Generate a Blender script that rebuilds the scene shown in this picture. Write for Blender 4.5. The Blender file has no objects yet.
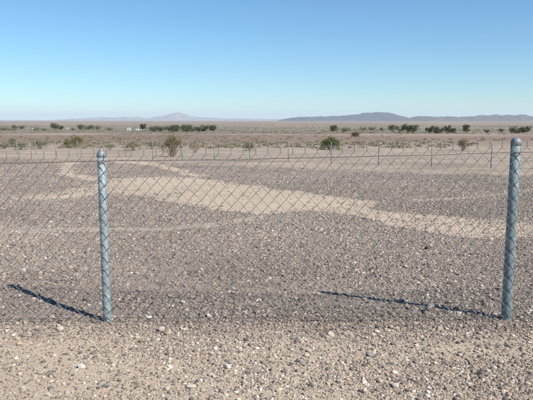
import bpy, bmesh, math, random
import numpy as np
from mathutils import Vector, Matrix

# ------------------------------------------------------------------ camera, sky, sun, exposure
scene = bpy.context.scene
C = scene.collection
rng = np.random.default_rng(11)
random.seed(5)

cam = bpy.data.cameras.new('camera')
cam.sensor_width = 36.0
cam.lens = 36.0 * 592.0 / 533.0
cam.clip_start = 0.05
cam.clip_end = 200000.0
camo = bpy.data.objects.new('camera', cam)
camo.location = (0, 0, 1.52)
camo.rotation_euler = (math.radians(90 - 7.763), 0, 0)
C.objects.link(camo)
scene.camera = camo

SHADOW = Vector((-0.89, 0.70, -1.0))                 # where a metre of height throws its shadow
sun_dir = -SHADOW.normalized()
SUN_EL = math.asin(sun_dir.z)
SUN_ROT = math.atan2(sun_dir.x, sun_dir.y)

world = bpy.data.worlds.new('World')
scene.world = world
world.use_nodes = True
wn = world.node_tree.nodes
wl = world.node_tree.links
wn.clear()
sky = wn.new('ShaderNodeTexSky')
sky.sky_type = 'NISHITA'
sky.sun_disc = False
sky.sun_elevation = SUN_EL
sky.sun_rotation = SUN_ROT
sky.altitude = 100
sky.air_density = 1.0
sky.dust_density = 0.0
sky.ozone_density = 10.0
bg = wn.new('ShaderNodeBackground')
bg.inputs['Strength'].default_value = 0.091
wo = wn.new('ShaderNodeOutputWorld')
tint = wn.new('ShaderNodeMix'); tint.data_type = 'RGBA'; tint.blend_type = 'MULTIPLY'   # the camera's cool white balance
tint.inputs[0].default_value = 1.0; tint.inputs[7].default_value = (0.99, 1.07, 0.99, 1)
wl.new(sky.outputs[0], tint.inputs[6])
wl.new(tint.outputs[2], bg.inputs['Color'])
wl.new(bg.outputs[0], wo.inputs['Surface'])

sun = bpy.data.lights.new('sun', 'SUN')
sun.energy = 4.7
sun.angle = math.radians(0.53)
sun.color = (1.0, 0.95, 0.87)
suno = bpy.data.objects.new('sun', sun)
suno.rotation_euler = SHADOW.to_track_quat('-Z', 'Y').to_euler()
suno.location = (20, -20, 40)
C.objects.link(suno)

scene.view_settings.view_transform = 'Standard'
scene.view_settings.look = 'None'
scene.view_settings.gamma = 1.0
scene.view_settings.use_curve_mapping = False
scene.view_settings.exposure = 0.55
scene.cycles.use_denoising = True
scene.cycles.max_bounces = 6
scene.cycles.volume_bounces = 1
scene.cycles.transparent_max_bounces = 16

# ------------------------------------------------------------------ helpers
def tag(o, label=None, cat=None, group=None, kind=None):
    if label: o['label'] = label
    if cat: o['category'] = cat
    if group: o['group'] = group
    if kind: o['kind'] = kind
    return o

def empty(name, loc=(0, 0, 0), rz=0.0):
    o = bpy.data.objects.new(name, None)
    o.location = loc
    o.rotation_euler = (0, 0, rz)
    o.empty_display_size = 0.2
    C.objects.link(o)
    return o

def link(name, me, mat=None, parent=None, loc=None, smooth=False):
    o = bpy.data.objects.new(name, me)
    C.objects.link(o)
    if mat is not None and not me.materials:
        me.materials.append(mat)
    if parent is not None:
        o.parent = parent
    if loc is not None:
        o.location = loc
    if smooth:
        me.polygons.foreach_set('use_smooth', [True] * len(me.polygons))
    return o

def mesh_np(name, v, f):
    """v (n,3) and f (m,k) with one k -> mesh"""
    me = bpy.data.meshes.new(name)
    v = np.asarray(v, dtype=np.float32); f = np.asarray(f, dtype=np.int32)
    k = f.shape[1]
    me.vertices.add(len(v)); me.vertices.foreach_set('co', v.ravel())
    me.loops.add(f.size); me.loops.foreach_set('vertex_index', f.ravel())
    me.polygons.add(len(f))
    me.polygons.foreach_set('loop_start', np.arange(0, f.size, k, dtype=np.int32))
    me.update(calc_edges=True)
    return me

class Geo:
    """collects tubes, boxes and lathes for ONE mesh"""
    def __init__(self): self.v = []; self.f = []
    def tube(self, pts, rad, n=6, cap=True):
        pts = [Vector(p) for p in pts]
        rads = rad if isinstance(rad, (list, tuple)) else [rad] * len(pts)
        base = len(self.v)
        prev = None
        for i, p in enumerate(pts):
            a = pts[max(i - 1, 0)]; b = pts[min(i + 1, len(pts) - 1)]
            t = (b - a).normalized()
            if prev is None:
                ref = Vector((0, 1, 0)) if abs(t.y) < 0.9 else Vector((1, 0, 0))
                nrm = t.cross(ref).normalized()
            else:
                nrm = (prev - t * prev.dot(t))
                nrm = nrm.normalized() if nrm.length > 1e-6 else t.orthogonal().normalized()
            prev = nrm
            bn = t.cross(nrm)
            for k in range(n):
                an = 2 * math.pi * k / n
                self.v.append(p + (nrm * math.cos(an) + bn * math.sin(an)) * rads[i])
        for i in range(len(pts) - 1):
            for k in range(n):
                a = base + i * n + k; b = base + i * n + (k + 1) % n
                self.f.append((a, b, b + n, a + n))
        if cap:
            self.f.append(tuple(base + k for k in range(n))[::-1])
            e = base + (len(pts) - 1) * n
            self.f.append(tuple(e + k for k in range(n)))
        return self
    def lathe(self, prof, n=24):
        base = len(self.v)
        for r, z in prof:
            for k in range(n):
                an = 2 * math.pi * k / n
                self.v.append(Vector((r * math.cos(an), r * math.sin(an), z)))
        for i in range(len(prof) - 1):
            for k in range(n):
                a = base + i * n + k; b = base + i * n + (k + 1) % n
                self.f.append((a, b, b + n, a + n))
        e = base + (len(prof) - 1) * n
        self.f.append(tuple(e + k for k in range(n)))
        self.f.append(tuple(base + k for k in range(n))[::-1])
        return self
    def box(self, x0, x1, y0, y1, z0, z1):
        b = len(self.v)
        for z in (z0, z1):
            for x, y in ((x0, y0), (x1, y0), (x1, y1), (x0, y1)):
                self.v.append(Vector((x, y, z)))
        for q in ((0, 3, 2, 1), (4, 5, 6, 7), (0, 1, 5, 4), (1, 2, 6, 5), (2, 3, 7, 6), (3, 0, 4, 7)):
            self.f.append(tuple(b + i for i in q))
        return self
    def prism(self, prof, y0, y1):
        """prof: list of (x,z) counter-clockwise seen from -y"""
        b = len(self.v); n = len(prof)
        for y in (y0, y1):
            for x, z in prof: self.v.append(Vector((x, y, z)))
        self.f.append(tuple(b + i for i in range(n)))
        self.f.append(tuple(b + n + i for i in range(n))[::-1])
        for i in range(n):
            j = (i + 1) % n
            self.f.append((b + j, b + i, b + n + i, b + n + j))
        return self
    def mesh(self, name):
        me = bpy.data.meshes.new(name)
        me.from_pydata([tuple(p) for p in self.v], [], self.f)
        me.update()
        return me

# smooth value noise, vectorised
def vnoise(x, y, seed=0):
    x = np.asarray(x, dtype=np.float64); y = np.asarray(y, dtype=np.float64)
    xi = np.floor(x); yi = np.floor(y)
    fx = x - xi; fy = y - yi
    fx = fx * fx * (3 - 2 * fx); fy = fy * fy * (3 - 2 * fy)
    def h(a, b):
        s = np.sin(a * 127.1 + b * 311.7 + seed * 74.7) * 43758.5453
        return s - np.floor(s)
    return (h(xi, yi) * (1 - fx) + h(xi + 1, yi) * fx) * (1 - fy) + (h(xi, yi + 1) * (1 - fx) + h(xi + 1, yi + 1) * fx) * fy

def fbm(x, y, seed=0, oct=4):
    t = 0; a = 0.5
    for o in range(oct):
        t = t + a * vnoise(x, y, seed + o); x = x * 2.03 + 5.1; y = y * 2.03 + 1.7; a *= 0.5
    return t / (1 - 0.5 ** oct)

# ------------------------------------------------------------------ the lie of the land
PY = [0, 4.3, 28, 60, 120, 300, 800, 1500, 4000, 20000, 70000]
PZ = [0, 0, -.88, -1.85, -3.1, -6.3, -12.5, -14.5, -24, -60, -95]
def ground_z(x, y):
    x = np.asarray(x, dtype=np.float64); y = np.asarray(y, dtype=np.float64)
    z = np.interp(y, PY, PZ)
    near = np.clip((y - 5.5) / 8, 0, 1) * np.clip((300 - y) / 200, 0, 1)
    z = z + (vnoise(x / 3.1, y / 3.1, 3) - .5) * 0.05 * near
    mid = np.clip((y - 55) / 120, 0, 1) * np.clip((3000 - y) / 1500, 0, 1)
    z = z + (fbm(x / 70.0, y / 45.0, 9, 3) - .5) * 1.1 * mid
    z = z + .075 * np.exp(-((x + 2.4) / .9) ** 2 - ((y - 5.5) / .7) ** 2)
    z = z - .060 * np.exp(-((x - .4) / 1.0) ** 2 - ((y - 5.5) / .8) ** 2)
    return z
def gz(x, y): return float(ground_z(x, y))

# far fence line: passes through FP with direction FD
FP = (11.142, 29.346); FTH = 0.6406
FD = (-math.cos(FTH), math.sin(FTH)); FN = (math.sin(FTH), math.cos(FTH))
def beyond(x, y): return (x - FP[0]) * FN[0] + (y - FP[1]) * FN[1]

# outlines of the scraped sand figure, in metres on the ground
POLY = {
 'body': [(-6.09,14.74),(-5.96,15.31),(-5.76,16.09),(-5.7,17.51),(-5.62,18.74),(-5.64,20.95),(-5.08,22.12),(-3.88,22.75),(-2.83,22.43),(-1.9,20.95),(-0.87,19.42),(-0.02,17.7),(0.91,15.92),(1.66,14.47),(2.19,13.72),(2.52,13.15),(2.49,12.42),(2.21,11.95),(2.42,11.27),(2.65,10.88),(3.43,10.52),(4.12,9.92),(4.56,9.55),(5.6,9.2),(5.2,8.2),(3.99,8.33),(3.24,8.07),(2.73,8.33),(2.52,8.7),(2.06,9.55),(1.9,10.24),(1.56,10.8),(1.37,11.35),(0.93,11.43),(0.38,11.35),(-0.16,10.95),(-0.52,11.43),(-1.0,11.35),(-1.23,11.69),(-2.11,13.26),(-2.82,14.47),(-3.63,15.16),(-4.21,15.61),(-4.43,14.74),(-4.64,14.21),(-5.0,13.6),(-5.58,13.72)],
 'loop': [(-13.02,37.67),(-10.66,30.22),(-8.7,24.87),(-7.52,22.12),(-6.41,20.68),(-5.5,19.6),(-5.75,20.95),(-7.01,23.41),(-7.94,24.87),(-9.29,28.35),(-10.81,33.54),(-11.75,37.67)],
 'limb': [(-10.26,39.29),(-9.74,41.05),(-7.29,37.67),(-4.7,30.72),(-3.29,26.08),(-2.40,22.75),(-2.85,22.6),(-3.37,24.12),(-4.48,27.43),(-6.38,32.36),(-8.31,35.49),(-9.45,36.19)],
 'trackL': [(-6.2,8.6),(-4.23,8.85),(-3.38,9.11),(-2.46,9.16),(-1.68,9.22),(-1.28,9.61),(-0.91,9.92),(-0.47,10.44),(-0.05,10.88),(-0.04,10.31),(-0.45,9.92),(-0.87,9.43),(-1.22,9.16),(-1.61,8.8),(-2.35,8.75),(-3.24,8.7),(-3.9,8.51),(-6.2,8.1)],
 'trackR': [(3.31,13.51),(3.54,13.69),(4.93,14.44),(6.48,15.89),(8.36,17.66),(9.6,19.0),(9.4,18.1),(7.88,16.63),(6.14,15.05),(4.7,13.75),(3.38,13.06),(3.16,12.89)],
}
def inside(poly, x, y):
    p = np.array(poly); r = np.zeros(x.shape, bool)
    for i in range(len(p)):
        x0, y0 = p[i]; x1, y1 = p[i - 1]
        c = ((y0 > y) != (y1 > y)) & (x < (x1 - x0) * (y - y0) / (y1 - y0 + 1e-12) + x0)
        r ^= c
    return r

# ------------------------------------------------------------------ materials
def new_mat(name):
    m = bpy.data.materials.new(name); m.use_nodes = True
    nt = m.node_tree; b = nt.nodes['Principled BSDF']
    return m, nt, nt.nodes, nt.links, b

def N(nt, t, **kw):
    n = nt.nodes.new(t)
    for k, v in kw.items():
        if k in n.inputs: n.inputs[k].default_value = v
        else: setattr(n, k, v)
    return n

def mixrgb(nt, fac, a, b, mode='MIX'):
    n = nt.nodes.new('ShaderNodeMix'); n.data_type = 'RGBA'; n.blend_type = mode
    for idx, val in ((0, fac), (6, a), (7, b)):
        if hasattr(val, 'links'): nt.links.new(val, n.inputs[idx])
        elif idx == 0: n.inputs[0].default_value = val
        else: n.inputs[idx].default_value = (*val, 1) if len(val) == 3 else val
    return n.outputs[2]

def ramp(nt, fac, stops, interp='LINEAR'):
    r = nt.nodes.new('ShaderNodeValToRGB'); r.color_ramp.interpolation = interp
    el = r.color_ramp.elements
    while len(el) < len(stops): el.new(0.5)
    for e, (p, c) in zip(el, stops):
        e.position = p
        e.color = (c, c, c, 1) if isinstance(c, (int, float)) else (*c, 1)
    nt.links.new(fac, r.inputs[0])
    return r.outputs[0]

def math_n(nt, op, a, b=None, clamp=False):
    n = nt.nodes.new('ShaderNodeMath'); n.operation = op; n.use_clamp = clamp
    for i, v in enumerate((a, b)):
        if v is None: continue
        if hasattr(v, 'links'): nt.links.new(v, n.inputs[i])
        else: n.inputs[i].default_value = v
    return n.outputs[0]

SAND = (0.48, 0.388, 0.292)
def grit(nt, pos, base, dark, light, bump=0.35):
    """fine grains on a sandy base: returns colour and normal"""
    n1 = N(nt, 'ShaderNodeTexNoise', Scale=1.3, Detail=6.0, Roughness=0.6); nt.links.new(pos, n1.inputs['Vector'])
    n2 = N(nt, 'ShaderNodeTexNoise', Scale=85.0, Detail=3.0, Roughness=0.7); nt.links.new(pos, n2.inputs['Vector'])
    v = N(nt, 'ShaderNodeTexVoronoi', Scale=55.0); nt.links.new(pos, v.inputs['Vector'])
    vc = N(nt, 'ShaderNodeSeparateColor'); nt.links.new(v.outputs['Color'], vc.inputs[0])
    c = mixrgb(nt, ramp(nt, n1.outputs[0], [(0.35, 0.0), (0.65, 1.0)]), base, tuple(k * 0.86 for k in base))
    c = mixrgb(nt, ramp(nt, n2.outputs[0], [(0.3, 0.55), (0.55, 0.0)]), c, dark)
    peb = ramp(nt, vc.outputs[0], [(0.0, dark), (0.3, base), (0.7, tuple((a + b) / 2 for a, b in zip(base, dark))), (1.0, light)])
    pm = ramp(nt, v.outputs['Distance'], [(0.25, 1.0), (0.5, 0.0)])
    return c, peb, pm, n2.outputs[0], v.outputs['Distance']

def make_ground():
    m, nt, nd, lk, b = new_mat('desert_ground')
    geo = N(nt, 'ShaderNodeNewGeometry')
    pos = geo.outputs['Position']
    sep = N(nt, 'ShaderNodeSeparateXYZ'); lk.new(pos, sep.inputs[0])
    X, Y = sep.outputs[0], sep.outputs[1]
    # near: sand with grit; inside the fences: dark desert pavement
    sc, speb, spm, fine, vd = grit(nt, pos, SAND, (0.17, 0.14, 0.115), (0.62, 0.55, 0.46))
    sandy = mixrgb(nt, math_n(nt, 'MULTIPLY', spm, 0.45), sc, speb)
    PAVE = (0.315, 0.26, 0.213)
    pc, ppeb, ppm, _, _ = grit(nt, pos, PAVE, (0.12, 0.10, 0.09), (0.48, 0.42, 0.36))
    pave = mixrgb(nt, math_n(nt, 'MULTIPLY', ppm, 0.8), pc, ppeb)
    nb = N(nt, 'ShaderNodeTexNoise', Scale=0.9, Detail=4.0); lk.new(pos, nb.inputs['Vector'])
    pave = mixrgb(nt, 1.0, pave, ramp(nt, nb.outputs[0], [(0.3, 0.78), (0.7, 1.2)]), 'MULTIPLY')
    # pavement begins at the near fence
    k = math_n(nt, 'ADD', Y, math_n(nt, 'MULTIPLY', nb.outputs[0], 0.7))
    infront = ramp(nt, math_n(nt, 'DIVIDE', k, 10.0), [(0.452, 0.0), (0.488, 1.0)])
    col = mixrgb(nt, infront, sandy, pave)
    # far fence line
    d = math_n(nt, 'ADD', math_n(nt, 'MULTIPLY', math_n(nt, 'SUBTRACT', X, FP[0]), FN[0]), math_n(nt, 'MULTIPLY', math_n(nt, 'SUBTRACT', Y, FP[1]), FN[1]))
    nb2 = N(nt, 'ShaderNodeTexNoise', Scale=0.35, Detail=5.0); lk.new(pos, nb2.inputs['Vector'])
    d2 = math_n(nt, 'ADD', d, math_n(nt, 'ADD', math_n(nt, 'MULTIPLY', nb2.outputs[0], 4.0), 3.4))
    edge = ramp(nt, math_n(nt, 'ADD', math_n(nt, 'DIVIDE', d2, 40.0), 0.5), [(0.47, 0.0), (0.53, 1.0)])
    # zones of the plain beyond, by distance along Y
    ns = N(nt, 'ShaderNodeTexNoise', Scale=1.0, Detail=7.0, Roughness=0.62)
    mp = N(nt, 'ShaderNodeMapping'); mp.inputs['Scale'].default_value = (0.012, 0.02, 0.0); lk.new(pos, mp.inputs[0]); lk.new(mp.outputs[0], ns.inputs['Vector'])
    lg = math_n(nt, 'LOGARITHM', math_n(nt, 'MAXIMUM', Y, 1.0), 10.0)
    lg = math_n(nt, 'ADD', lg, math_n(nt, 'MULTIPLY', math_n(nt, 'SUBTRACT', ns.outputs[0], 0.5), 0.34))
    z = math_n(nt, 'DIVIDE', lg, 5.0)
    L = lambda y: math.log10(y) / 5.0
    zone = ramp(nt, z, [(L(25), (0.40, 0.325, 0.25)), (L(80), (0.40, 0.32, 0.245)), (L(105), (0.29, 0.225, 0.175)), (L(150), (0.225, 0.155, 0.12)),
                        (L(260), (0.235, 0.16, 0.125)), (L(310), (0.38, 0.305, 0.24)), (L(350), (0.24, 0.195, 0.155)), (L(430), (0.19, 0.17, 0.13)),
                        (L(800), (0.165, 0.155, 0.12)), (L(1300), (0.19, 0.165, 0.13)), (L(2000), (0.26, 0.21, 0.165)), (L(5000), (0.24, 0.185, 0.15)),
                        (L(20000), (0.25, 0.19, 0.16))])
    nf = N(nt, 'ShaderNodeTexNoise', Scale=1.0, Detail=8.0, Roughness=0.68)
    mp2 = N(nt, 'ShaderNodeMapping'); mp2.inputs['Scale'].default_value = (0.16, 0.22, 0.0); lk.new(pos, mp2.inputs[0]); lk.new(mp2.outputs[0], nf.inputs['Vector'])
    zone = mixrgb(nt, ramp(nt, nf.outputs[0], [(0.36, 0.9), (0.58, 0.0)]), zone, mixrgb(nt, 0.75, zone, (0.15, 0.125, 0.095)))
    nq = N(nt, 'ShaderNodeTexNoise', Scale=1.0, Detail=8.0, Roughness=0.7)
    mp3 = N(nt, 'ShaderNodeMapping'); mp3.inputs['Scale'].default_value = (0.0016, 0.0011, 0.0); lk.new(pos, mp3.inputs[0]); lk.new(mp3.outputs[0], nq.inputs['Vector'])
    zone = mixrgb(nt, ramp(nt, nq.outputs[0], [(0.4, 0.0), (0.62, 0.45)]), zone, (0.44, 0.35, 0.265))
    col = mixrgb(nt, edge, col, zone)
    lk.new(col, b.inputs['Base Color'])
    b.inputs['Roughness'].default_value = 0.95
    b.inputs['Specular IOR Level'].default_value = 0.15
    bp = N(nt, 'ShaderNodeBump', Strength=0.35, Distance=0.006)
    h = math_n(nt, 'SUBTRACT', fine, vd)
    lk.new(h, bp.inputs['Height']); lk.new(bp.outputs[0], b.inputs['Normal'])
    return m

def make_sand(name, base, k):
    m, nt, nd, lk, b = new_mat(name)
    geo = N(nt, 'ShaderNodeNewGeometry')
    c, peb, pm, fine, vd = grit(nt, geo.outputs['Position'], base, tuple(q * .45 for q in base), (0.64, 0.56, 0.46))
    lk.new(mixrgb(nt, math_n(nt, 'MULTIPLY', pm, k), c, peb), b.inputs['Base Color'])
    b.inputs['Roughness'].default_value = 0.97
    b.inputs['Specular IOR Level'].default_value = 0.1
    bp = N(nt, 'ShaderNodeBump', Strength=0.35, Distance=0.006)
    lk.new(math_n(nt, 'SUBTRACT', fine, vd), bp.inputs['Height']); lk.new(bp.outputs[0], b.inputs['Normal'])
    return m

def make_stone(name, instanced=True, col=(0.3, 0.25, 0.2), col2=None):
    m, nt, nd, lk, b = new_mat(name)
    tc = N(nt, 'ShaderNodeTexCoord')
    n = N(nt, 'ShaderNodeTexNoise', Scale=3.5, Detail=5.0, Roughness=0.65); lk.new(tc.outputs['Object'], n.inputs['Vector'])
    if instanced:
        at = N(nt, 'ShaderNodeAttribute', attribute_type='INSTANCER', attribute_name='col')
        base = at.outputs['Color']
    else:
        base = mixrgb(nt, ramp(nt, n.outputs[0], [(0.48, 0.0), (0.54, 1.0)]), col, col2 or tuple(c * .75 for c in col))
    v = ramp(nt, n.outputs[0], [(0.3, 0.72), (0.7, 1.15)])
    lk.new(mixrgb(nt, 1.0, base, v, 'MULTIPLY'), b.inputs['Base Color'])
    b.inputs['Roughness'].default_value = 0.85
    b.inputs['Specular IOR Level'].default_value = 0.25
    return m

def make_metal(name, col, metallic, rough, var=0.2, scale=14.0, rust=0.0):
    m, nt, nd, lk, b = new_mat(name)
    tc = N(nt, 'ShaderNodeTexCoord')
    n = N(nt, 'ShaderNodeTexNoise', Scale=scale, Detail=5.0, Roughness=0.6); lk.new(tc.outputs['Object'], n.inputs['Vector'])
    c = mixrgb(nt, ramp(nt, n.outputs[0], [(0.3, 0.0), (0.7, 1.0)]), tuple(k * (1 - var) for k in col), tuple(min(1, k * (1 + var * .5)) for k in col))
    if rust:
        n2 = N(nt, 'ShaderNodeTexNoise', Scale=6.0, Detail=6.0); lk.new(tc.outputs['Object'], n2.inputs['Vector'])
        c = mixrgb(nt, ramp(nt, n2.outputs[0], [(0.6, 0.0), (0.72, rust)]), c, (0.30, 0.24, 0.19))
    lk.new(c, b.inputs['Base Color'])
    b.inputs['Metallic'].default_value = metallic
    lk.new(ramp(nt, n.outputs[0], [(0.3, rough - .08), (0.7, rough + .1)]), b.inputs['Roughness'])
    return m

def make_leaf(name, col, col2):
    m, nt, nd, lk, b = new_mat(name)
    geo = N(nt, 'ShaderNodeNewGeometry')
    c = mixrgb(nt, geo.outputs['Random Per Island'], col, col2)
    lk.new(c, b.inputs['Base Color'])
    b.inputs['Roughness'].default_value = 0.7
    b.inputs['Specular IOR Level'].default_value = 0.25
    return m

def make_plain(name, col, var=0.15, scale=2.0, rough=0.8):
    m, nt, nd, lk, b = new_mat(name)
    geo = N(nt, 'ShaderNodeTexCoord')
    n = N(nt, 'ShaderNodeTexNoise', Scale=scale, Detail=6.0, Roughness=0.65); lk.new(geo.outputs['Object'], n.inputs['Vector'])
    lk.new(mixrgb(nt, ramp(nt, n.outputs[0], [(0.35, 0.0), (0.65, 1.0)]), tuple(c * (1 - var) for c in col), tuple(c * (1 + var) for c in col)), b.inputs['Base Color'])
    b.inputs['Roughness'].default_value = rough
    b.inputs['Specular IOR Level'].default_value = 0.2
    return m

M_ground = make_ground()
M_sand = make_sand('scraped_sand', (0.53, 0.425, 0.318), 0.4)
M_track = make_sand('worn_track', (0.43, 0.355, 0.28), 0.8)
M_gravel = make_stone('gravel_stone')
M_post = make_metal('galvanised_post', (0.27, 0.33, 0.35), 0.15, 0.66, 0.32, 28.0, rust=0.45)
M_post2 = make_metal('weathered_post', (0.18, 0.238, 0.252), 0.15, 0.66, 0.34, 24.0, rust=0.45)
M_farpost = make_metal('dull_far_post', (0.27, 0.30, 0.31), 0.1, 0.65, 0.15, 9.0)
M_cap = make_metal('cast_cap', (0.20, 0.225, 0.24), 0.3, 0.55, 0.15, 20.0)
M_wire = make_metal('galvanised_wire', (0.24, 0.23, 0.22), 0.4, 0.5, 0.4, 8.0, rust=0.5)
M_tension = make_metal('dull_tension_wire', (0.15, 0.125, 0.11), 0.4, 0.6, 0.3, 5.0, rust=0.8)
M_bark = make_plain('bark', (0.16, 0.12, 0.09), 0.3, 6.0)
M_twig = make_plain('dry_twig', (0.26, 0.21, 0.15), 0.3, 6.0)

# ------------------------------------------------------------------ ground sheet
def axis(fine_lo, fine_hi, step, lo, hi, grow):
    a = list(np.arange(fine_lo, fine_hi + 1e-6, step))
    s = step
    while a[-1] < hi: s *= grow; a.append(min(a[-1] + s, hi))
    s = step; b = []
    x = fine_lo
    while x > lo: s *= grow; x = max(x - s, lo); b.append(x)
    return np.array(b[::-1] + a)
gx = axis(-14, 14, 0.35, -60000, 60000, 1.075)
gy = axis(2.0, 50, 0.3, -60000, 60000, 1.06)
XX, YY = np.meshgrid(gx, gy)
ZZ = ground_z(XX, YY)
nx, ny = len(gx), len(gy)
idx = np.arange(nx * ny).reshape(ny, nx)
F = np.stack([idx[:-1, :-1], idx[:-1, 1:], idx[1:, 1:], idx[1:, :-1]], -1).reshape(-1, 4)
ground = link('ground', mesh_np('ground', np.stack([XX, YY, ZZ], -1).reshape(-1, 3), F), M_ground, smooth=True)
tag(ground, 'brown desert plain falling gently away to a far valley', kind='structure')

def sheet_z(x, y):
    """height of the ground sheet itself, between its grid points"""
    i = np.clip(np.searchsorted(gx, x) - 1, 0, nx - 2); j = np.clip(np.searchsorted(gy, y) - 1, 0, ny - 2)
    a = (x - gx[i]) / (gx[i + 1] - gx[i]); b = (y - gy[j]) / (gy[j + 1] - gy[j])
    return (ZZ[j, i] * (1 - a) + ZZ[j, i + 1] * a) * (1 - b) + (ZZ[j + 1, i] * (1 - a) + ZZ[j + 1, i + 1] * a) * b

def sheet(name, poly, mat, lift, label, jag=0.15, far=False):
    """a sheet laid on the ground inside an outline: fine grid cells whose centre is inside"""
    p = np.array(poly)
    # densify and roughen the outline
    q = []
    for i in range(len(p)):
        a = p[i]; b = p[(i + 1) % len(p)]
        n = max(1, int(np.hypot(*(b - a)) / 0.18))
        for k in range(n): q.append(a + (b - a) * k / n)
    q = np.array(q)
    j = np.stack([fbm(q[:, 0] * 2.2, q[:, 1] * 2.2, 41) - .5, fbm(q[:, 0] * 2.2, q[:, 1] * 2.2, 57) - .5], -1) * 2
    sc = np.clip(q[:, 1:2] / 14.0, .6, 1.6)
    q = q + j * jag * 2.2 * sc + rng.normal(0, jag * .22, q.shape)
    bm = bmesh.new()
    vs = [bm.verts.new((x, y, 0)) for x, y in q]
    es = [bm.edges.new((vs[i], vs[(i + 1) % len(vs)])) for i in range(len(vs))]
    bmesh.ops.triangle_fill(bm, edges=es, use_beauty=True)
    # cut along a lattice so that the sheet follows the ground
    for ax, lo, hi in ((0, q[:, 0].min(), q[:, 0].max()), (1, q[:, 1].min(), q[:, 1].max())):
        for c in (gx if ax == 0 else gy):
            if not lo < c < hi: continue
            nrm = (1, 0, 0) if ax == 0 else (0, 1, 0)
            co = (c, 0, 0) if ax == 0 else (0, c, 0)
            bmesh.ops.bisect_plane(bm, geom=bm.verts[:] + bm.edges[:] + bm.faces[:], plane_co=co, plane_no=nrm)
    co = np.array([v.co[:2] for v in bm.verts])
    zz = sheet_z(co[:, 0], co[:, 1])
    for v, z_ in zip(bm.verts, zz): v.co.z = z_ + lift
    for f in bm.faces:
        if f.normal.z < 0: f.normal_flip()
    bmesh.ops.recalc_face_normals(bm, faces=bm.faces)
    if sum(f.normal.z for f in bm.faces) < 0:
        for f in bm.faces: f.normal_flip()
    me = bpy.data.meshes.new(name); bm.to_mesh(me); bm.free()
    o = link(name, me, mat, smooth=True)
    tag(o, label, kind='structure')
    return o, q

_, Q_body = sheet('sand_path', POLY['body'], M_sand, .004, 'broad pale scraped sand figure crossing the dark gravel')
_, Q_loop = sheet('sand_path', POLY['loop'], M_sand, .007, 'pale curved sand limb at left running back to the far fence')
_, Q_limb = sheet('sand_path', POLY['limb'], M_sand, .007, 'narrow pale sand limb curving up behind the sand body')
_, Q_tl = sheet('worn_track', POLY['trackL'], M_track, .005, 'faint narrow worn track across the gravel in front of the sand figure', .06)
_, Q_tr = sheet('worn_track', POLY['trackR'], M_track, .005, 'faint thin worn track on the gravel beside the right post', .06)

# ------------------------------------------------------------------ mountains
def mountain(name, sil, D, depth, seed, label, col, foot, rough=1.0):
    xs = np.array([s[0] for s in sil], float); zs = np.array([s[1] for s in sil], float)
    n = 260; mrows = 60
    u = np.linspace(xs[0], xs[-1], n)
    top = np.interp(u, xs, zs)
    w = np.linspace(-1, 1, mrows)
    U, W = np.meshgrid(u, w)
    T = np.interp(U, xs, zs)
    span = (xs[-1] - xs[0])
    cell = depth * .42
    rid = 1 - np.abs(2 * fbm(U / cell, W * depth / cell + seed, seed, 5) - 1) * 2.0
    rid = np.clip(rid, -1, 1)
    prof = np.clip(1 - np.abs(W), 0, 1) ** 1.15
    Hh = np.maximum(T - foot, 0)
    fine = fbm(U / (cell * .16), W * depth / (cell * .16), seed + 20, 4) - .5
    Z = foot + Hh * prof * (1 + (.95 * rid - .3) * (1 - prof) * rough) + Hh.clip(0, 170) * fine * .5 * np.clip(prof * 1.6, 0, 1)
    Z -= 25 * np.clip(np.abs(W) - .9, 0, 1) * 10
    Yv = D + W * depth + (fbm(U / 1500., W * 2, seed + 7, 3) - .5) * depth * .4 * (1 - np.abs(W))
    Xv = U * (Yv / D) ** 0.0
    id2 = np.arange(n * mrows).reshape(mrows, n)
    Fm = np.stack([id2[:-1, :-1], id2[:-1, 1:], id2[1:, 1:], id2[1:, :-1]], -1).reshape(-1, 4)
    m, nt, nd, lk, b = new_mat(name + '_rock')
    g = N(nt, 'ShaderNodeNewGeometry')
    no = N(nt, 'ShaderNodeTexNoise', Scale=0.004, Detail=8.0, Roughness=0.65); lk.new(g.outputs['Position'], no.inputs['Vector'])
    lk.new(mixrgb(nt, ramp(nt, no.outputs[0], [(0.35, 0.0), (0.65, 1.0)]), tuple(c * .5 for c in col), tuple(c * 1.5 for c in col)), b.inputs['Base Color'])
    b.inputs['Roughness'].default_value = 1.0
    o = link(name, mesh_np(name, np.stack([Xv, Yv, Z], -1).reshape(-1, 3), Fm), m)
    tag(o, label, kind='structure')
    return o

mountain('mountain', [(423,-40),(1034,78),(1500,84),(1843,98),(2200,102),(2557,121),(2900,136),(3277,165),(3548,231),(3800,246),(4084,258),(4300,248),(4541,231),(4700,180),(4893,121),(5100,80),(5500,-40)], 22000, 1500, 3,
         'dark rounded mountain with the highest crest on the right horizon', (0.045, 0.04, 0.04), -62)
mountain('mountain', [(3600,-50),(3997,18),(4200,60),(4506,88),(4800,70),(5075,78),(5400,62),(5701,78),(5900,84),(6126,108),(6300,104),(6494,138),(6650,118),(6836,122),(7050,110),(7261,138),(7577,94),(7900,120),(8340,150),(9000,90),(9484,66),(10631,-50)], 17000, 1900, 8,
         'jagged pinkish ridge reaching the right edge of the view', (0.095, 0.08, 0.073), -56)
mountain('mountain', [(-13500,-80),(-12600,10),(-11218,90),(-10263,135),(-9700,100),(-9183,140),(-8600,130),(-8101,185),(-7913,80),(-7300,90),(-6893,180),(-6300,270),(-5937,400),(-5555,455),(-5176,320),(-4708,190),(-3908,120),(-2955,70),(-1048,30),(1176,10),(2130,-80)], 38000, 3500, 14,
         'pale distant mountain range with a low peak on the left horizon', (0.26, 0.225, 0.20), -78)

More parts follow.
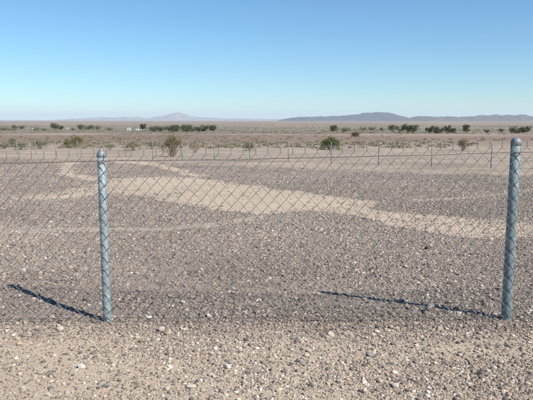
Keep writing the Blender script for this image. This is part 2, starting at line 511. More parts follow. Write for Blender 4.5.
# ------------------------------------------------------------------ near chain link fence
fence = empty('chain_link_fence', (0, 4.365, 0))
tag(fence, 'near chain link fence of galvanised mesh on round steel posts', 'fence')
FX = [-4.26, -1.21, 1.843, 4.90]
FYo = {-4.26: -0.075, -1.21: -0.025, 1.843: 0.025, 4.90: 0.075}
def fence_y(x): return -0.025 + (x + 1.21) * (0.05 / 3.053)       # relative to the Empty
WX = [-4.4, -3.0, -1.21, 0.3, 1.843, 5.0]
WZ = [1.205, 1.178, 1.217, 1.238, 1.280, 1.30]
def wire_z(x): return float(np.interp(x, WX, WZ))
POSTS = [(-4.26, .031, 1.30, 'acorn', M_post), (-1.21, .031, 1.312, 'acorn', M_post), (1.843, .036, 1.391, 'dome', M_post2), (4.90, .031, 1.32, 'dome', M_post)]
def post_mesh(r, h):
    return Geo().lathe([(r, -.25), (r, .02), (r, .3), (r, .6), (r, .9), (r, h)], 28).mesh('post')
def cap_mesh(r, kind):
    if kind == 'acorn':
        p = [(r + .0005, -.022), (r + .0022, -.021), (r + .0022, -.006), (r + .001, -.002), (r * .97, .004), (r * .86, .013), (r * .70, .021), (r * .48, .026), (r * .36, .030), (r * .34, .036), (r * .24, .041), (r * .08, .043)]
    else:
        p = [(r + .0005, -.032), (r + .0025, -.031), (r + .0025, -.005), (r + .001, .0), (r * .97, .006), (r * .86, .014), (r * .6, .021), (r * .25, .026)]
    return Geo().lathe(p, 28).mesh('cap')
for x, r, h, k, mat in POSTS:
    capz = h - (.043 if k == 'acorn' else .026)
    o = link('post', post_mesh(r, capz), mat, fence, (x, fence_y(x), gz(x, 4.365 + fence_y(x))), smooth=True)
    if x == -1.21: o['label'] = 'pale blue grey left post with pointed cap'
    if x == 1.843: o['label'] = 'taller thicker right post with flat domed cap'
    link('cap', cap_mesh(r, k), M_cap, o, (0, 0, capz), smooth=True)

# woven mesh: each zigzag wire is a part of its own; neighbours hook into each other
R_W = 0.0021
A_W = 0.0225; LV = 0.0475; NL = 26
def zigzag(sign):
    pts = []
    for j in range(NL + 1):
        sx = sign if j % 2 == 0 else -sign
        zc = j * LV
        yb = -R_W if j % 2 == 0 else R_W                     # side of the strand that follows
        ya = -yb
        cx = sx * (A_W + R_W * .8)
        if j > 0: pts.append((sx * A_W * .80, ya * 1.05, zc - LV * .10))
        pts.append((cx, 0, zc))
        if j < NL: pts.append((sx * A_W * .80, yb * 1.05, zc + LV * .10))
    # twisted barb on top
    sx = sign
    zt = NL * LV
    for k in range(1, 7):
        a = k * 1.5 + (0 if sign > 0 else math.pi)
        pts.append((sx * A_W + math.cos(a) * R_W * 1.1, math.sin(a) * R_W * 1.1, zt + k * .0056))
    pts.append((sx * A_W + .004 * (1 if sign > 0 else -1), .003, zt + .043))
    g = Geo(); g.tube(pts, R_W, 5)
    return g.mesh('mesh_wire')
ZA, ZB = zigzag(1), zigzag(-1)
ZA.materials.append(M_wire); ZB.materials.append(M_wire)
for zm in (ZA, ZB): zm.polygons.foreach_set('use_smooth', [True] * len(zm.polygons))
x0 = -4.24; n_w = int((4.88 - x0) / (2 * A_W))
for k in range(n_w):
    x = x0 + k * 2 * A_W
    o = bpy.data.objects.new('mesh_wire', ZA if k % 2 == 0 else ZB)
    C.objects.link(o); o.parent = fence
    zb = .012
    top = wire_z(x) + .042
    bow = .012 * math.sin(x * 2.1) + .006 * math.sin(x * 5.3 + 1)
    o.location = (x, fence_y(x) - .044 + bow * .5 - .004, zb)
    o.scale = (1, 1, (top - zb) / (NL * LV))
# tension wires
def tension(zf, r, yoff=-.044, wob=.003):
    g = Geo(); pts = []
    for x in np.linspace(-4.4, 5.0, 120):
        pts.append((x, fence_y(x) + yoff, zf(x) + wob * math.sin(x * 3.7) + wob * .6 * math.sin(x * 9.1)))
    g.tube(pts, r, 6)
    return g.mesh('tension_wire')
t1 = link('tension_wire', tension(wire_z, .0027, -.0385, .002), M_tension, fence, smooth=True); t1['label'] = 'dark upper tension wire along the mesh top'
t2 = link('tension_wire', tension(lambda x: .034, .0024, -.0385), M_tension, fence, smooth=True); t2['label'] = 'lower tension wire just above the stones'
# tie wires round the posts
for x, r, h, k, mat in POSTS:
    for zt in (.09, .42, .78, wire_z(x) - .002):
        g = Geo(); pts = []
        for i in range(15):
            a = 2 * math.pi * i / 14
            ry = r + .003
            pts.append((math.cos(a) * (r + .003), math.sin(a) * ry - (.012 if math.sin(a) < -.6 else 0), .004 * math.sin(a * 1.0)))
        g.tube(pts, .0017, 5)
        link('tie_wire', g.mesh('tie_wire'), M_wire, fence, (x, fence_y(x), zt), smooth=True)

# ------------------------------------------------------------------ far fence
far = empty('chain_link_fence', (FP[0], FP[1], gz(*FP)))
tag(far, 'distant low chain link fence with thin grey posts beyond the gravel', 'fence')
fp_mesh = Geo().lathe([(.027, -.2), (.027, .6), (.027, 1.24)], 12).mesh('post'); fp_mesh.materials.append(M_farpost)
fc_mesh = Geo().lathe([(.031, -.03), (.031, 0), (.026, .02), (.012, .032)], 12).mesh('cap'); fc_mesh.materials.append(M_farpost)
base = Vector(far.location)
K0, K1 = -2, 18
for k in range(K0, K1 + 1):
    x = FP[0] + FD[0] * 3.05 * k; y = FP[1] + FD[1] * 3.05 * k
    o = link('post', fp_mesh, None, far, Vector((x, y, gz(x, y))) - base)
    o.rotation_euler = (random.uniform(-.012, .012), random.uniform(-.012, .012), 0)
    link('cap', fc_mesh, None, o, (0, 0, 1.24))
def along(s, z): 
    x = FP[0] + FD[0] * s; y = FP[1] + FD[1] * s
    return Vector((x - FN[0] * .04, y - FN[1] * .04, gz(x, y) + z)) - base
S = np.linspace(K0 * 3.05, K1 * 3.05, 80)
for zz in (1.15, .05):
    g = Geo(); g.tube([along(s, zz) for s in S], .003, 4)
    link('tension_wire', g.mesh('tension_wire'), M_tension, far)
# woven mesh too fine to pick apart from here: one part
s0, s1 = K0 * 3.05, K1 * 3.05
ns_ = int((s1 - s0) / .045)
V = []; Fq = []
sv = s0 + np.arange(ns_) * .045
for k in range(ns_):
    sgn = 1 if k % 2 == 0 else -1
    bx = FP[0] + FD[0] * sv[k]; by = FP[1] + FD[1] * sv[k]; bz = gz(bx, by)
    for j in range(27):
        off = .0225 * (sgn if j % 2 == 0 else -sgn)
        b0 = len(V)
        px = bx + FD[0] * off - FN[0] * .045 - base.x; py = by + FD[1] * off - FN[1] * .045 - base.y; pz = bz + .01 + j * .0455 - base.z
        for a in (0, 2.094, 4.189):
            V.append((px + FD[0] * .0017 * math.cos(a), py + FD[1] * .0017 * math.cos(a) + .0017 * math.sin(a), pz + .0012 * math.sin(a)))
        if j:
            for a in range(3):
                Fq.append((b0 - 3 + a, b0 - 3 + (a + 1) % 3, b0 + (a + 1) % 3, b0 + a))
fm = link('wire_mesh', mesh_np('wire_mesh', V, Fq), M_wire, far); fm['kind'] = 'stuff'

# ------------------------------------------------------------------ shrubs and trees
LEAF = {
 'olive': make_leaf('olive_leaf', (0.23, 0.195, 0.095), (0.13, 0.12, 0.055)),
 'green': make_leaf('green_leaf', (0.14, 0.155, 0.06), (0.08, 0.10, 0.035)),
 'grey': make_leaf('grey_leaf', (0.29, 0.27, 0.175), (0.18, 0.175, 0.11)),
 'dry': make_leaf('dry_leaf', (0.33, 0.25, 0.16), (0.20, 0.155, 0.09)),
 'scrub': make_leaf('scrub_leaf', (0.27, 0.235, 0.145), (0.13, 0.125, 0.07)),
 'dark': make_leaf('dark_leaf', (0.065, 0.08, 0.042), (0.11, 0.115, 0.058)),
}
def leaf_cloud(pts, size, r):
    """one small crossed-triangle leaf per point"""
    n = len(pts)
    d1 = r.normal(size=(n, 3)); d1 /= np.linalg.norm(d1, axis=1, keepdims=True)
    d2 = r.normal(size=(n, 3)); d2 -= d1 * (d1 * d2).sum(1, keepdims=True); d2 /= np.linalg.norm(d2, axis=1, keepdims=True)
    s = (size * r.uniform(.6, 1.4, (n, 1)))
    v = np.stack([pts - d1 * s * .5, pts + d2 * s * .32, pts + d1 * s * .5, pts - d2 * s * .32], 1).reshape(-1, 3)
    f = np.arange(n * 4).reshape(-1, 4)
    return v, f

def shrub(x, y, h, w, kind, label, seed, dens=1.0, name='desert_shrub', leaf=.055, nst=26, group=None, dome=0):
    r = np.random.default_rng(seed)
    root = empty(name, (x, y, gz(x, y)))
    tag(root, label, 'shrub', group)
    g = Geo(); pts = []
    for i in range(nst):
        a = r.uniform(0, 2 * math.pi); tilt = r.uniform(.05, 1.0) ** .7
        hh = h * r.uniform(.6, 1.0) * (1 - .28 * tilt ** 2); rr = w * .5 * tilt * r.uniform(.75, 1.1)
        e = np.array([math.cos(a) * rr, math.sin(a) * rr, hh])
        mid = np.array([e[0] * .42, e[1] * .42, hh * .5]) + r.normal(0, .03 * h, 3)
        b0 = np.array([math.cos(a) * .05 * w, math.sin(a) * .05 * w, -.03])
        g.tube([b0, mid, e], [.012 * h, .008 * h, .003 * h], 4, False)
        for q in range(4):
            t = r.uniform(.35, .95)
            s_ = mid + (e - mid) * t
            e2 = s_ + r.normal(0, 1, 3) * np.array([.13 * w, .13 * w, .10 * h]) + np.array([0, 0, .05 * h])
            g.tube([s_, e2], [.005 * h, .002 * h], 3, False)
            m_ = int(22 * dens)
            tt = r.uniform(0.1, 1.1, (m_, 1))
            pts.append(s_ + (e2 - s_) * tt + r.normal(0, .035 * h, (m_, 3)))
        m_ = int(18 * dens)
        tt = r.uniform(0.35, 1.05, (m_, 1))
        pts.append(mid + (e - mid) * tt + r.normal(0, .04 * h, (m_, 3)))
    if dome:
        d = r.normal(size=(dome, 3)); d[:, 2] = np.abs(d[:, 2]); d /= np.linalg.norm(d, axis=1, keepdims=True)
        rad = 1 + .30 * (vnoise(np.arctan2(d[:, 1], d[:, 0]) * 2.2 + 9, d[:, 2] * 4, seed) - .5)
        pts.append(d * (rad * r.uniform(.55, 1.02, dome) ** .6)[:, None] * np.array([w * .5, w * .5, h * .92]))
    pts = np.concatenate(pts); pts[:, 2] = np.maximum(pts[:, 2], .02)
    link('branches', g.mesh('branches'), M_twig, root)
    v, f = leaf_cloud(pts, leaf, r)
    link('foliage', mesh_np('foliage', v, f), LEAF[kind], root)
    return root

shrub(-7.48, 47.4, 1.85, 2.2, 'olive', 'tall open olive shrub behind the gravel, biggest one left of centre', 1, .8, nst=36, leaf=.065, dome=900)
shrub(7.46, 69.7, 1.5, 2.6, 'green', 'rounded green shrub behind the middle of the far fence', 2, 1.0, leaf=.085, nst=40, dome=2600)
shrub(-1.84, 66.0, 1.05, 1.3, 'grey', 'small grey green shrub standing alone behind a far fence post', 3, 1.2, leaf=.07, dome=500)
shrub(-14.86, 66.0, 1.15, 2.1, 'grey', 'low grey green shrub just left of the tall olive shrub', 4, 1.1, leaf=.07, dome=700)
shrub(-14.23, 73.7, 1.0, 2.1, 'grey', 'low pale shrub partly hidden behind the low grey shrub', 5, .9, leaf=.07, dome=600)
shrub(-25.0, 78.3, 1.75, 2.3, 'olive', 'olive shrub left of the left fence post', 6, 1.1, leaf=.08, dome=900)
shrub(-28.14, 73.7, 1.4, 2.3, 'grey', 'wide grey green shrub near the left edge', 7, 1.1, leaf=.08, dome=900)
shrub(-28.9, 69.7, .95, 1.7, 'grey', 'low grey shrub in front of the wide shrub near left edge', 8, .9, leaf=.08, dome=500)
shrub(-35.66, 83.5, 1.35, 1.4, 'grey', 'upright grey shrub close to the left edge', 9, 1.0, leaf=.08, dome=500)
shrub(-32.49, 73.7, .75, 1.5, 'grey', 'low spreading shrub at the very left edge', 10, 1.0, leaf=.07, dome=400)
shrub(-27.0, 80.5, 1.1, 1.2, 'olive', 'small shrub squeezed between the wide grey and olive shrubs', 11, 1.0, leaf=.07, dome=300)
shrub(21.87, 66.0, 1.4, 1.4, 'dry', 'dry brown shrub behind the far fence near the right post', 12, .7, leaf=.07)
shrub(31.63, 212.0, 1.9, 3.3, 'olive', 'yellowish rounded shrub farther out on the right', 13, 1.0, leaf=.16, nst=34, dome=900)
shrub(-7.2, 59.7, .9, 1.5, 'dry', 'thin dry shrub at the right foot of the tall olive shrub', 14, .35, leaf=.05)
shrub(-18.4, 69.7, .7, 1.5, 'grey', 'tiny grey shrub just right of the left post cap', 15, .7, leaf=.06)

def tree(x, y, h, w, label, seed, group, kind='dark'):
    r = np.random.default_rng(seed)
    root = empty('desert_tree', (x, y, gz(x, y)))
    tag(root, label, 'tree', group)
    g = Geo()
    th = h * .22
    g.tube([(0, 0, -.2), (.05 * w * r.normal(), 0, th * .6), (.06 * w * r.normal(), 0, th)], [.05 * h, .04 * h, .032 * h], 6, False)
    lobes = []
    for i in range(13):
        a = r.uniform(0, 6.28); rr = w * .36 * math.sqrt(r.uniform(0.02, 1))
        c = np.array([math.cos(a) * rr, math.sin(a) * rr, h * r.uniform(.20, .76)])
        lobes.append((c, w * r.uniform(.15, .26)))
        g.tube([(0, 0, th * .8), tuple(c * np.array([.5, .5, .8])), tuple(c)], [.025 * h, .016 * h, .008 * h], 4, False)
    link('trunk', g.mesh('trunk'), M_bark, root)
    pts = []
    for c, lr in lobes:
        n = 110
        d = r.normal(size=(n, 3)); d /= np.linalg.norm(d, axis=1, keepdims=True)
        pts.append(c + d * lr * r.uniform(.35, 1.12, (n, 1)) * np.array([1, 1, .8]))
    v, f = leaf_cloud(np.concatenate(pts), h * .085, r)
    link('crown', mesh_np('crown', v, f), LEAF[kind], root)

T = [(-373,885,4.5,9,0),(-341,833,4.3,8.4,0),(-270,761,7.1,10.3,1),(-261,761,4.6,7.7,1),(-236,761,5.8,9,2),(-228,765,5.2,10.3,2),(-216,761,3.9,10.3,2),(-120.5,581,6,5.9,3),(-111,585,4,6.9,3),
 (-84,470,4,7.2,4),(-77.8,474,4,7.2,4),(-68.8,453,4.6,7,4),(-65,476,4.8,7.2,4),(-58.8,470,4.8,8,4),(-53.3,474,4,6.4,4),(-90,478,3.2,6.5,4),(-72.5,466,3.8,6.5,4),(-61.8,462,3.6,7,4),(-53.6,520,5.3,7,5),(-46.7,520,5.3,6.2,5),
 (58.9,520,4.9,7,6),(62,470,2.8,7.2,6),(122,581,5,6.9,7),(96.2,429,3.7,6.5,7),(93.8,395,5.1,6.7,7),(97.8,398,4.7,6,7),(107.7,395,3.4,4.7,8),(102.8,365,4.1,5.6,8),(107,368,3.1,4.9,8),(130,429,4.4,4.4,8),(113.8,365,3.1,4.3,8),
 (143.8,429,5.1,5.8,9),(146,395,2,3.3,10),(169,429,2.2,3.6,10),(152.4,365,3.7,5.6,11),(169.4,395,3.7,4.7,11),(206.5,470,4,4.8,11),(184,440,2.6,6,11),(196,455,2.8,6,11),
 (-274,622,3,9,12),(-264,618,2.6,8,12),(-243,625,3.2,9,12),(-231,620,2.4,8,12),(-203,622,2.8,9,12),(-163,615,2.6,8,12),(97,600,2.8,7,13),(107,604,3.2,8,13),(116,598,2.6,7,13)]
TL = ['{} small dark tree of the pair near the far left edge', '{} dark tree of the pair on the plain left of the left post', '{} dark tree of the trio on the plain just left of the left post',
      '{} dark tree of the two right of the small white house', '{} tree in the long dark green row above the tall olive shrub', '{} dark tree of the pair ending the long left row',
      '{} dark tree of the pair above the rounded green shrub', '{} dark tree in the clump left of the pale trailer', '{} dark tree in the clump right of the pale trailer',
      'lone upright tree halfway between the right clump and the right post', '{} tiny lone tree on the plain left of the right post', '{} dark tree in the group around the right post top',
      '{} low wide tree in the broken line along the far left plain', '{} low wide tree between the middle pair and the right clump']
ORD = ['leftmost', 'second', 'third', 'fourth', 'fifth', 'sixth', 'seventh', 'eighth', 'ninth', 'tenth']
for c in range(14):
    mem = sorted([t for t in T if t[4] == c], key=lambda t: t[0] / t[1])
    for i, (x, y, h, w, _) in enumerate(mem):
        o = 'rightmost' if i == len(mem) - 1 else ORD[i]
        tree(x, y, h * 1.3, w * 1.3, TL[c].format(o), 100 + c * 20 + i, 'dark trees on the far plain')

# far scrub: a mass of low bushes dotted over the plain, nobody could count them
def scrub():
    r = np.random.default_rng(77)
    V = []; Fs = []; nv = 0
    n = 15000
    lo, hi = math.log(75), math.log(2600)
    Yb = np.exp(r.uniform(lo, hi, n)); Xb = Yb * r.uniform(-.55, .55, n)
    p = fbm(Xb / 60, Yb / 90, 5, 3)
    keep = (p > .40) & (beyond(Xb, Yb) > 12)
    keep &= ~((Yb > 75) & (Yb < 330) & (r.uniform(0, 1, n) < .72))
    Xb, Yb = Xb[keep], Yb[keep]
    Zb = ground_z(Xb, Yb)
    vv = []
    for x, y, z in zip(Xb, Yb, Zb):
        s = r.uniform(.16, .55) * (1 + min(y, 1500) / 600.0) * (1.5 if 380 < y < 1100 else 1.0)
        m = 30 if y < 400 else 16
        d = r.normal(size=(m, 3)); d /= np.linalg.norm(d, axis=1, keepdims=True)
        q = d * s * r.uniform(.4, 1.05, (m, 1)) * np.array([1.15, 1.15, .62])
        q[:, 2] = np.abs(q[:, 2])
        v, f = leaf_cloud(q + np.array([x, y, z]), s * .42, r)
        vv.append(v)
    v = np.concatenate(vv); f = np.arange(len(v)).reshape(-1, 4)
    o = link('scrub', mesh_np('scrub', v, f), LEAF['scrub'])
    tag(o, 'grey green scrub dotted over the far plain', 'scrub', kind='stuff')
scrub()

# ------------------------------------------------------------------ small houses far out on the plain
M_white = make_plain('white_siding', (0.74, 0.73, 0.70), .05, 3.0, .6)
M_roof = make_plain('pale_roof', (0.55, 0.53, 0.50), .1, 1.5, .7)
M_roofd = make_plain('brown_roof', (0.22, 0.17, 0.14), .15, 1.5, .8)
M_glass = make_plain('dark_window', (0.05, 0.055, 0.06), .1, 2.0, .2)
M_door = make_plain('door_paint', (0.30, 0.25, 0.2), .1, 2.0, .6)
def house(x, y, wd, dp, h, rz, label, roof_h, mat, rmat, nwin, name='house', cat='house'):
    root = empty(name, (x, y, gz(x, y)), rz)
    tag(root, label, cat)
    wall = link('wall', Geo().prism([(-wd / 2, -.4), (wd / 2, -.4), (wd / 2, h), (0, h + roof_h * .96), (-wd / 2, h)], -dp / 2, dp / 2).mesh('wall'), mat, root)
    for s in (-1, 1):
        ov = .3
        x1 = s * (wd / 2 + ov); z1 = h - roof_h * ov / (wd / 2)
        p = [(0, h + roof_h + .02), (x1, z1 + .03), (x1, z1 + .14), (0, h + roof_h + .13)]
        if s > 0: p = p
        else: p = p[::-1]
        link('roof_slope', Geo().prism(p, -dp / 2 - ov, dp / 2 + ov).mesh('roof_slope'), rmat, root)
    link('door', Geo().box(-.45, .45, -dp / 2 - .05, -dp / 2 + .02, -.1, 2.0 if h > 2 else h * .85).mesh('door'), M_door, root)
    for i in range(nwin):
        wx = (-1 if i % 2 == 0 else 1) * wd * (.28 + .1 * (i // 2))
        f = link('window', Geo().box(-.5, .5, -.06, .02, -.45, .45).mesh('window'), mat, root, (wx, -dp / 2, h * .6))
        link('pane', Geo().box(-.42, .42, -.085, -.061, -.37, .37).mesh('pane'), M_glass, f)
house(-152, 659, 3.6, 5, 2.2, .1, 'small white gabled house in the trees right of the left post', .7, M_white, M_roof, 2)
house(-142.5, 662, 7.0, 4, 1.8, 0, 'long low white house beside the small gabled one', .35, M_white, M_roof, 4)
house(99.6, 376, 3.4, 3, 1.5, -.2, 'small pale trailer between two tree clumps left of right post', .25, M_white, M_roof, 2, 'trailer', 'trailer')
house(-312, 800, 5, 5, 2.6, .2, 'tiny white house near the far left edge of the plain', .8, M_white, M_roofd, 2)
house(-255.5, 770, 4.5, 4, 2.4, -.1, 'tiny white house between the left pair and trio of trees', .8, M_white, M_roof, 2)
house(122, 440, 3.6, 3.5, 1.8, .2, 'small cream shed right of the right tree clump', .5, M_white, M_roofd, 2, 'shed', 'shed')
house(106.5, 490, 4.2, 4, 1.5, .3, 'low pale shed left of the right tree clump', .6, M_roof, M_roofd, 2, 'shed', 'shed')

# ------------------------------------------------------------------ stones
def rock_mesh(name, seed, sx, sy, sz, sub=3, ang=.5):
    r = random.Random(seed)
    bm = bmesh.new(); bmesh.ops.create_icosphere(bm, subdivisions=sub, radius=.5)
    cuts = []
    for i in range(9):
        d = Vector((r.gauss(0, 1), r.gauss(0, 1), r.gauss(0, 1))).normalized()
        cuts.append((d, r.uniform(.30, .44)))
    for v in bm.verts:
        for d, l in cuts:
            e = v.co.dot(d)
            if e > l: v.co -= d * (e - l) * .92
        v.co += Vector((r.gauss(0, .008), r.gauss(0, .008), r.gauss(0, .008)))
        v.co.x *= sx; v.co.y *= sy; v.co.z *= sz
    me = bpy.data.meshes.new(name); bm.to_mesh(me); bm.free()
    return me
def stone(x, y, h, w, label, cols, seed, dp=None, rz=0.0, tilt=0.0, group=None):
    me = rock_mesh('stone', seed, w, dp or w * .85, h)
    o = link('stone', me, make_stone('stone_%d' % seed, False, *cols), None, (x, y, gz(x, y) + h * .30))
    o.rotation_euler = (tilt, tilt * .5, rz)
    return tag(o, label, 'stone', group)
PALE = ((0.50, 0.44, 0.37), (0.42, 0.36, 0.30)); WHITE = ((0.60, 0.56, 0.50), (0.5, 0.45, 0.39))
TAN = ((0.46, 0.36, 0.26), (0.36, 0.28, 0.2)); GREY = ((0.26, 0.25, 0.24), (0.2, 0.19, 0.185)); DARK = ((0.13, 0.105, 0.09), (0.1, 0.08, 0.07))
stone(1.315, 4.60, .105, .075, 'upright grey block of stone standing in the right post shadow', ((0.34, 0.33, 0.32), (0.17, 0.13, 0.10)), 1, .06, .4, .12)
stone(-.90, 4.39, .035, .055, 'white stone under the mesh just right of the left post', WHITE, 2)
stone(-.76, 4.12, .05, .052, 'pale upright stone in front of the fence right of left post', PALE, 3, None, .7, .3)
stone(-.70, 4.06, .045, .062, 'tan stone touching the pale upright stone', TAN, 4, None, 1.2)
stone(-1.14, 3.48, .038, .055, 'white stone alone on the sandy patch below the left post', WHITE, 5, None, .3)
stone(-.91, 3.22, .032, .055, 'grey stone on bare sand below the lone white stone', GREY, 6)
stone(-.24, 3.48, .03, .055, 'pale flat stone in the gravel left of the middle', PALE, 7, None, 2.)
stone(-.43, 3.21, .03, .062, 'long pale stone at the bottom edge left of the middle', PALE, 8, .035, .3)
stone(-.07, 5.01, .04, .055, 'bright stone behind the fence near the middle', WHITE, 9)
stone(.74, 3.22, .032, .052, 'cream stone near the bottom edge right of the middle', PALE, 10)
stone(1.28, 3.38, .036, .045, 'dark brown stone on the sand near the bottom right', DARK, 11)
stone(.67, 3.67, .03, .046, 'grey stone on the sand right of the middle', GREY, 12)
stone(1.26, 4.14, .042, .06, 'tan stone at the gravel edge left of the right post', TAN, 13)
stone(.45, 4.04, .04, .052, 'pale stone at the gravel edge near the middle', PALE, 14)
stone(-1.68, 3.85, .03, .048, 'tan stone near the left edge in front of the fence', TAN, 15)
stone(.21, 3.57, .03, .052, 'dark grey stone in the middle foreground', GREY, 16)
stone(-1.50, 4.14, .042, .06, 'pale stone at the gravel edge left of the left post', PALE, 17)
stone(2.05, 7.35, .07, .09, 'dark brown stone on the gravel beyond the right post', DARK, 18)

# gravel: tens of thousands of stones, far past counting
def gravel():
    r = np.random.default_rng(3)
    P, SC, COL = [], [], []
    pal_p = np.array([(0.13,0.107,0.092),(0.20,0.166,0.14),(0.26,0.217,0.181),(0.315,0.26,0.214),(0.385,0.315,0.253),(0.31,0.243,0.197),(0.45,0.385,0.32),(0.58,0.52,0.45)])
    w_p = np.array([.10,.2,.24,.2,.12,.08,.05,.01])
    pal_f = np.array([(0.15,0.125,0.11),(0.22,0.185,0.16),(0.29,0.245,0.205),(0.37,0.305,0.24),(0.46,0.37,0.28),(0.38,0.285,0.22),(0.55,0.47,0.385),(0.66,0.60,0.52)])
    w_f = np.array([.12,.19,.20,.17,.13,.10,.07,.02])
    def zone(y0, y1, dens, med, sig, mx):
        xm = .52 * y1 + .9
        area = 2 * xm * (y1 - y0)
        n = int(area * dens)
        x = r.uniform(-xm, xm, n); y = r.uniform(y0, y1, n)
        k = np.abs(x) < .52 * y + .9
        x, y = x[k], y[k]
        keep = np.ones(len(x))
        # foreground: patches of bare sand
        patch = fbm(x * 1.1 + 3, y * 1.5, 21, 4)
        fr = y < 4.12 + .25 * (fbm(x * 2, y * 2, 33) - .5) * 2
        bare = .5 * np.exp(-((x - .25) / .35) ** 2 - ((y - 3.75) / .2) ** 2) + np.exp(-((x + 1.35) / .55) ** 2 - ((y - 3.45) / .5) ** 2) * .8 + np.exp(-((x - 1.0) / .9) ** 2 - ((y - 3.75) / .22) ** 2) * .45
        kf = np.clip((patch - .34) * 5, .5, 1.0) * (1 - np.clip(bare, 0, .6))
        kf = np.where(y > 3.95, np.maximum(kf, .8), kf)
        keep = np.where(fr, kf, keep)
        keep = np.where(fr, keep, np.clip((fbm(x * 1.4, y * 1.0, 101, 4) - .22) * 3.2, .6, 1.0))
        # sand figure: hardly any stones
        jx = x + r.normal(0, .13, len(x)); jy = y + r.normal(0, .26, len(x)) 
        for q, kk in ((Q_body, .07 + np.clip((fbm(x * 1.3, y * .8, 61) - .52) * 2.2, 0, .4)), (Q_loop, .08), (Q_limb, .09), (Q_tl, .52), (Q_tr, .56)):
            keep = np.where(inside(q, jx, jy), np.minimum(keep, kk), keep)
        # the right end of the figure fades into gravel
        fade = inside(Q_body, jx, jy) & (x > 1.6)
        keep = np.where(fade, np.maximum(np.clip(np.clip((x - 1.4) * .22 + .08, 0, .7) * (.35 + 1.3 * fbm(x * 2.2, y * 1.6, 71)), 0, .85), keep * (keep < .5)), keep)
        bd = beyond(x, y)
        keep = keep * np.clip((-bd - 4.4 + 3 * (fbm(x * .4, y * .4, 8) - .5)) / 2.0, 0.06, 1)
        sel = r.uniform(0, 1, len(x)) < keep
        x, y, fr = x[sel], y[sel], fr[sel]
        n = len(x)
        s = np.clip(med * np.exp(r.normal(0, sig, n)), .006, mx)
        # a line of bigger stones pushed up along the fence foot
        ln = np.exp(-((y - 4.16) / .12) ** 2)
        s = s * (1 + .35 * ln * r.uniform(0, 1.0, n))
        cp = pal_p[r.choice(len(pal_p), n, p=w_p)]; cf = pal_f[r.choice(len(pal_f), n, p=w_f)]
        c = np.where(fr[:, None] | (r.uniform(0, 1, n)[:, None] < .12 * np.clip(1 - (y[:, None] - 4.3) / 3, 0, 1)), cf, cp)
        c = c * r.uniform(.85, 1.15, (n, 1)) * (.72 + .56 * fbm(x * .55, y * .35, 91, 4))[:, None]
        sc = np.stack([s * r.uniform(.8, 1.3, n), s * r.uniform(.75, 1.1, n), s * r.uniform(.45, .85, n)], -1)
        z = ground_z(x, y) + sc[:, 2] * r.uniform(.12, .32, n)
        P.append(np.stack([x, y, z], -1)); SC.append(sc); COL.append(c)
    zone(2.5, 4.4, 8500, .0098, .48, .036)
    zone(2.5, 4.4, 3600, .007, .3, .015)
    zone(4.4, 9.0, 3500, .0140, .46, .05)
    zone(9.0, 19.0, 1050, .0195, .43, .06)
    zone(19.0, 48.0, 120, .033, .40, .08)
    # the scraped-off stones lie in a loose bank along the edge of the figure
    for Q, k in ((Q_body, 22), (Q_loop, 8), (Q_limb, 8)):
        q = np.repeat(Q, k, axis=0); n = len(q)
        q = q + r.normal(0, .16, q.shape) * np.clip(q[:, 1:2] / 12, .6, 2.0)
        n = len(q); s = np.clip(.0185 * np.exp(r.normal(0, .4, n)), .01, .06) * np.clip(q[:, 1] / 14, .75, 1.5)
        sc = np.stack([s * r.uniform(.8, 1.3, n), s * r.uniform(.75, 1.1, n), s * r.uniform(.5, .85, n)], -1)
        P.append(np.stack([q[:, 0], q[:, 1], ground_z(q[:, 0], q[:, 1]) + sc[:, 2] * .25], -1)); SC.append(sc)
        COL.append(pal_p[r.choice(len(pal_p), n, p=w_p)] * r.uniform(.8, 1.1, (n, 1)))
    P = np.concatenate(P); SC = np.concatenate(SC); COL = np.concatenate(COL)
    n = len(P)
    me = bpy.data.meshes.new('gravel'); me.vertices.add(n)
    me.vertices.foreach_set('co', P.astype(np.float32).ravel())
    a = me.attributes.new('scl', 'FLOAT_VECTOR', 'POINT'); a.data.foreach_set('vector', SC.astype(np.float32).ravel())
    rot = np.stack([r.normal(0, .25, n), r.normal(0, .25, n), r.uniform(0, 6.283, n)], -1)
    a = me.attributes.new('rot', 'FLOAT_VECTOR', 'POINT'); a.data.foreach_set('vector', rot.astype(np.float32).ravel())
    a = me.attributes.new('var', 'INT', 'POINT'); a.data.foreach_set('value', r.integers(0, 6, n).astype(np.int32))
    a = me.attributes.new('col', 'FLOAT_COLOR', 'POINT'); a.data.foreach_set('color', np.concatenate([COL, np.ones((n, 1))], 1).astype(np.float32).ravel())
    o = link('gravel', me, M_gravel)
    tag(o, 'brown and grey gravel covering the desert ground', 'gravel', kind='stuff')
    ng = bpy.data.node_groups.new('gravel_nodes', 'GeometryNodeTree')
    ng.interface.new_socket('Geometry', in_out='INPUT', socket_type='NodeSocketGeometry')
    ng.interface.new_socket('Geometry', in_out='OUTPUT', socket_type='NodeSocketGeometry')
    nn, ll = ng.nodes, ng.links
    gi = nn.new('NodeGroupInput'); go = nn.new('NodeGroupOutput')
    iop = nn.new('GeometryNodeInstanceOnPoints')
    ll.new(gi.outputs[0], iop.inputs['Points'])
    g2i = nn.new('GeometryNodeGeometryToInstance')
    for k in range(6):
        ico = nn.new('GeometryNodeMeshIcoSphere'); ico.inputs['Radius'].default_value = .5; ico.inputs['Subdivisions'].default_value = 1 if k < 3 else 2
        sp = nn.new('GeometryNodeSetPosition')
        pos = nn.new('GeometryNodeInputPosition')
        add = nn.new('ShaderNodeVectorMath'); add.operation = 'ADD'; add.inputs[1].default_value = (k * 7.3, k * 3.1, k * 1.7)
        ll.new(pos.outputs[0], add.inputs[0])
        vo = nn.new('ShaderNodeTexVoronoi'); vo.inputs['Scale'].default_value = 1.7
        ll.new(add.outputs[0], vo.inputs['Vector'])
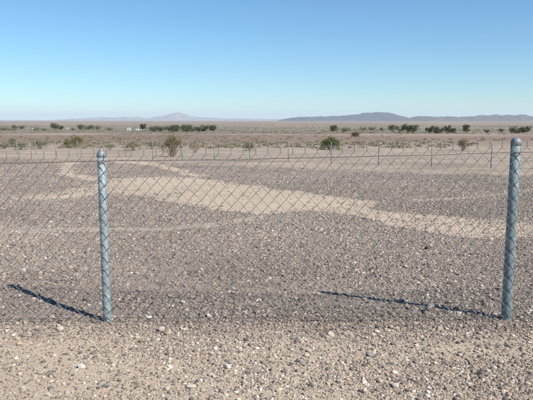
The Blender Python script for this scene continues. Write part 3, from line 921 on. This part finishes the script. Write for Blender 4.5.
        mm = nn.new('ShaderNodeMath'); mm.operation = 'MULTIPLY_ADD'; mm.inputs[1].default_value = -.62; mm.inputs[2].default_value = .26
        ll.new(vo.outputs['Distance'], mm.inputs[0])
        sc_ = nn.new('ShaderNodeVectorMath'); sc_.operation = 'SCALE'
        ll.new(pos.outputs[0], sc_.inputs[0]); ll.new(mm.outputs[0], sc_.inputs['Scale'])
        ll.new(ico.outputs['Mesh'], sp.inputs['Geometry']); ll.new(sc_.outputs[0], sp.inputs['Offset'])
        sm = nn.new('GeometryNodeSetMaterial'); sm.inputs['Material'].default_value = M_gravel
        ll.new(sp.outputs[0], sm.inputs['Geometry'])
        ss = nn.new('GeometryNodeSetShadeSmooth'); ss.inputs['Shade Smooth'].default_value = False
        ll.new(sm.outputs[0], ss.inputs[0])
        ll.new(ss.outputs[0], g2i.inputs[0])
    def named(nm, dt):
        q = nn.new('GeometryNodeInputNamedAttribute'); q.data_type = dt; q.inputs['Name'].default_value = nm
        return q.outputs['Attribute']
    ll.new(g2i.outputs[0], iop.inputs['Instance'])
    iop.inputs['Pick Instance'].default_value = True
    ll.new(named('var', 'INT'), iop.inputs['Instance Index'])
    e2r = nn.new('FunctionNodeEulerToRotation'); ll.new(named('rot', 'FLOAT_VECTOR'), e2r.inputs[0])
    ll.new(e2r.outputs[0], iop.inputs['Rotation'])
    ll.new(named('scl', 'FLOAT_VECTOR'), iop.inputs['Scale'])
    ll.new(iop.outputs[0], go.inputs[0])
    md = o.modifiers.new('gravel', 'NODES'); md.node_group = ng
    print('gravel stones', n)
gravel()

# ------------------------------------------------------------------ air
hz = link('haze', Geo().box(-61000, 61000, -61000, 61000, -130, 560).mesh('haze'))
hm = bpy.data.materials.new('haze'); hm.use_nodes = True
hn = hm.node_tree; hn.nodes.clear()
vol = hn.nodes.new('ShaderNodeVolumePrincipled')
vol.inputs['Color'].default_value = (0.76, 0.90, 1.0, 1)
vol.inputs['Density'].default_value = 2.5e-5
vol.inputs['Anisotropy'].default_value = 0.1
ho = hn.nodes.new('ShaderNodeOutputMaterial'); hn.links.new(vol.outputs[0], ho.inputs['Volume'])
hz.data.materials.append(hm)
tag(hz, 'thin pale blue desert haze over the far plain', 'haze', kind='stuff')
